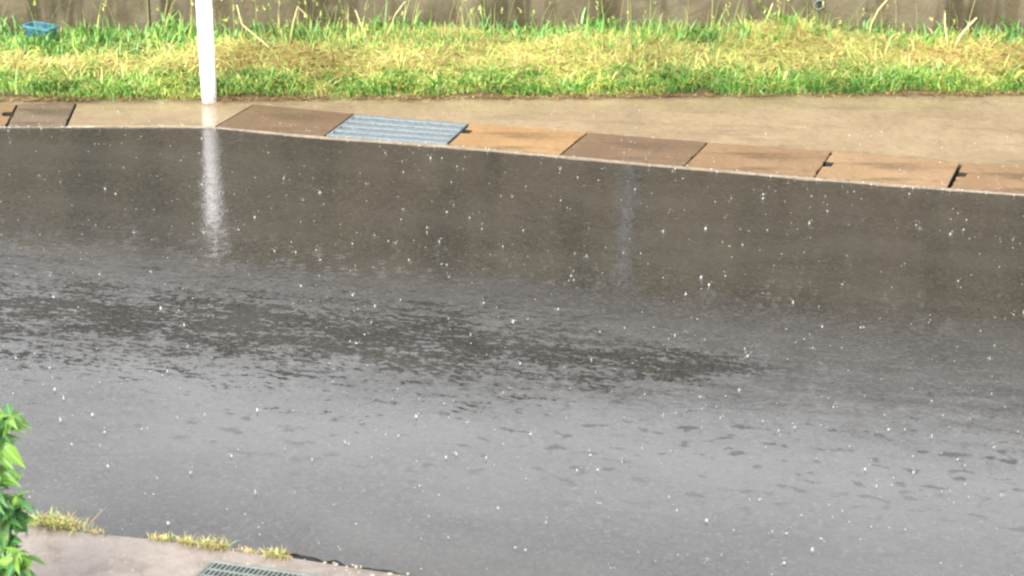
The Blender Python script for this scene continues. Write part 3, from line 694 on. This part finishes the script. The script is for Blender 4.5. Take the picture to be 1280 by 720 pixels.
# 6. small tufts along the near edge
def tuft(px, py, n, spread, hmin, hmax, pal, label):
    c = P(px, py, .012); x = rng.normal(0, spread, n); y = rng.normal(0, spread*.28, n)+x*(-.16)
    h = rng.uniform(hmin, hmax, n)
    o = blades('grass_tuft', x, y, np.zeros(n)-.004, h, rng.uniform(0, 6.28, n), rng.uniform(.4, 1.8, n), rng.uniform(.0022, .0045, n), pick(pal, n), M['straw'], rng.uniform(0, .9, n), loc=tuple(c))
    tag(o, label, 'grass tuft', 'dry grass tufts along the near road edge')
MIXY = np.concatenate([YELLOW*.8, STRAW*.7, STRAW*.45])
tuft(70, 656, 420, .042, .015, .050, np.concatenate([YELLOW*.75, GREENS[2:4], STRAW*.7, STRAW*.4]), 'largest yellow green grass tuft beside the leafy shrub at the road edge')
tuft(117, 665, 60, .014, .006, .018, STRAW*.7, 'small brown dry tuft right of the largest tuft')
tuft(205, 674, 110, .022, .008, .024, MIXY, 'low dry grass tuft farthest left above the apron grate')
tuft(234, 679, 80, .010, .012, .036, MIXY, 'small upright dry tuft between two longer ones above the apron grate')
tuft(266, 683, 230, .026, .010, .036, MIXY, 'dense dry tuft just above the left corner of the apron grate')
tuft(310, 689, 70, .022, .006, .015, STRAW*.75, 'flat brown dry tuft above the middle of the apron grate')
tuft(346, 695, 200, .017, .010, .032, MIXY, 'bright yellow dry tuft where the black seam begins')

# ------------------------------------------------------------------ rain splashes, grit
def blobs(name, pts, rad, mat, stretch):
    bm = bmesh.new(); bmesh.ops.create_icosphere(bm, subdivisions=1, radius=1); bv = np.array([v.co[:] for v in bm.verts]); bf = np.array([[v.index for v in f.verts] for f in bm.faces]); bm.free()
    n = len(pts); S = np.stack([rad*(1+rng.normal(0, .2, n)), rad*(1+rng.normal(0, .2, n)), rad*stretch], 1)
    V_ = bv[None]*S[:, None]+pts[:, None]; F_ = (bf[None]+np.arange(n)[:, None, None]*len(bv)).reshape(-1, 3)
    o = mesh_obj(name, V_.reshape(-1, 3), F_.tolist(), mat, smooth=True); return o
pts = []; rr = []; ss = []
def road_pt():
    while True:
        x = random.uniform(-3.3, 3.6); y = random.uniform(4.6, 9.9)
        if yn[np.searchsorted(xs, x)]+.05 < y < yf[np.searchsorted(xs, x)]+.2: return x, y
for k in range(1050):
    x, y = road_pt(); s0 = random.random()**4
    pts.append((x, y, .004+.006*random.random())); rr.append(.0018+.0030*s0); ss.append(random.uniform(.8, 2.4))
    if s0 > .35:
        for j in range(random.randint(2, 5)):
            a = random.uniform(0, 6.28); d = random.uniform(.004, .016); pts.append((x+math.cos(a)*d, y+math.sin(a)*d, random.uniform(.003, .028))); rr.append(random.uniform(.0008, .0018)); ss.append(random.uniform(.8, 1.8))
for k in range(34):      # upright jets and small crowns where heavy drops have struck
    x, y = road_pt(); hj = random.uniform(.004, .012)
    pts.append((x, y, hj)); rr.append(random.uniform(.0010, .0017)); ss.append(hj/rr[-1])
    for j in range(9):
        a = j*.7+random.uniform(-.2, .2); d = random.uniform(.008, .012); pts.append((x+math.cos(a)*d, y+math.sin(a)*d, random.uniform(.002, .008))); rr.append(random.uniform(.0006, .0011)); ss.append(random.uniform(1, 2.5))
for k in range(170):     # splashes along the gutter lip
    x = random.uniform(-3.3, 3.5); y = yf[np.searchsorted(xs, x)]+random.gauss(0, .018)
    pts.append((x, y, .008)); rr.append(random.uniform(.002, .0055)); ss.append(random.uniform(.5, 1.2))
for k in range(120):
    x = random.uniform(-3.3, 3.5); yy0 = yf[np.searchsorted(xs, x)]; y = random.uniform(yy0, yy0+.9)
    pts.append((x, y, .016)); rr.append(random.uniform(.002, .004)); ss.append(random.uniform(.6, 1.4))
o = blobs('rain_splashes', np.array(pts), np.array(rr), M['water'], np.array(ss)); tag(o, 'small white rain splashes bouncing off the wet road', 'rain splashes', kind='stuff')
pts = []; rr = []
for k in range(420):
    x, y = road_pt(); pts.append((x, y, .001)); rr.append(.0012+.0028*random.random()**2)
for k in range(22):
    x = random.uniform(P(380, 700)[0], P(540, 720)[0]); y = yn[np.searchsorted(xs, x)]+random.uniform(-.03, .015); pts.append((x, y, .012)); rr.append(random.uniform(.003, .007))
for k in range(160):
    x = random.uniform(-2.4, .1); y = yn[np.searchsorted(xs, x)]-random.random()**1.5*.9; pts.append((x, y, .013)); rr.append(.0010+.0022*random.random()**2)
for k in range(220):
    x = random.uniform(-3.3, 3.5); y = float(interp_edge(geE, np.array([x]))[0])-abs(random.gauss(0, .08)); pts.append((x, y, .013)); rr.append(.0012+.003*random.random()**2)
o = blobs('grit', np.array(pts), np.array(rr), M['pebble'], np.full(len(pts), .6)); tag(o, 'loose pale grit scattered over the road and its near edge', 'grit', kind='stuff')

# ------------------------------------------------------------------ leafy shrub, bottom left
def leaf_mesh(name, L, Wd, fold, droop, mat, serr=0.0):
    prof = [0, .55, .92, 1.0, .88, .62, .30, 0]; n = len(prof); v = []; f = []
    for i, w_ in enumerate(prof):
        t = i/(n-1); hw = Wd*.5*w_*(1+serr*(i % 2)); y = L*t; z = -droop*L*t*t
        v += [(-hw, y, z+hw*fold), (0, y, z), (hw, y, z+hw*fold)]
    for i in range(n-1):
        a = i*3; f += [(a, a+1, a+4, a+3), (a+1, a+2, a+5, a+4)]
    me = bpy.data.meshes.new(name); me.from_pydata(v, [], f); me.validate(); me.materials.append(mat); me.polygons.foreach_set('use_smooth', [True]*len(me.polygons)); return me
base = P(-16, 800); shb = empty('leafy_shrub', (base[0], base[1], .012)); tag(shb, 'bright green leafy shrub at the left edge of the near concrete apron', 'shrub')
LM = {k: [leaf_mesh('leaf', random.uniform(.055, .085), random.uniform(.022, .034), random.uniform(.2, .7), random.uniform(.2, .8), M[k], .10) for _ in range(4)] for k in ('leafy', 'leafg', 'leafr')}
def sp(px, py, yd):      # point in the plane y = yd
    d = fw*F + rt*(px+8-640) - up*(py-360); return CAM+d*(yd/d[1])
YD = base[1]
twigs = [([(-30, 800), (-22, 700), (-16, 610), (-8, 545), (6, 520)], YD, 'y'), ([(-30, 800), (-10, 720), (2, 670), (12, 620)], YD-.05, 'g'), ([(-30, 800), (-5, 760), (8, 720), (16, 690)], YD-.12, 'y'),
         ([(-40, 800), (-30, 650), (-22, 560), (-14, 520)], YD+.06, 'g'), ([(-30, 800), (-12, 690), (0, 650), (10, 640)], YD+.02, 'g'), ([(-40, 800), (-60, 640), (-70, 540)], YD, 'y'), ([(-40, 800), (-100, 700), (-130, 600)], YD-.1, 'g'),
         ([(-30, 810), (0, 780), (12, 745)], YD-.1, 'y'), ([(-36, 800), (-18, 640), (-10, 590)], YD-.02, 'g')]
for pts_px, yd, kd in twigs:
    pts = [sp(a, b, yd+.03*j*random.uniform(-1, 1)) for j, (a, b) in enumerate(pts_px)]; pts[0] = np.array([base[0], base[1], .0])
    bm = bmesh.new(); tube(bm, [tuple(p-np.array([base[0], base[1], .012])) for p in pts], [.006*(1-.7*j/(len(pts)-1)) for j in range(len(pts))], 7); bm_obj('branch', bm, M['stem'], shb, smooth=True, loc=(0, 0, 0))
    m = len(pts)-1; nl = 18*m
    for j in range(nl):
        t = (.22+.78*(j+.5)/nl)*m if m > 1 else j/nl
        i0 = min(int(t), m-1); q = pts[i0]+(pts[i0+1]-pts[i0])*(t-i0)
        kk = 'leafy' if (kd == 'y' and random.random() < .6) or random.random() < .2 else ('leafr' if random.random() < .05 else 'leafg')
        o = bpy.data.objects.new('leaf', random.choice(LM[kk])); COL.objects.link(o); o.parent = shb; o.location = tuple(q-np.array([base[0], base[1], .012]))
        az = j*2.4+random.uniform(-.4, .4); el = random.uniform(-1.1, .6); o.rotation_euler = (el, random.uniform(-.9, .9), az); s_ = random.uniform(.6, 1.2); o.scale = (s_*random.uniform(.8, 1.3), s_, s_)
    for j in range(6):      # whorl at the tip
        o = bpy.data.objects.new('leaf', random.choice(LM['leafy'])); COL.objects.link(o); o.parent = shb; o.location = tuple(pts[-1]-np.array([base[0], base[1], .012]))
        o.rotation_euler = (random.uniform(-.9, .5), 0, j*1.05+random.uniform(-.2, .2)); s_ = random.uniform(.55, .85); o.scale = (s_,)*3
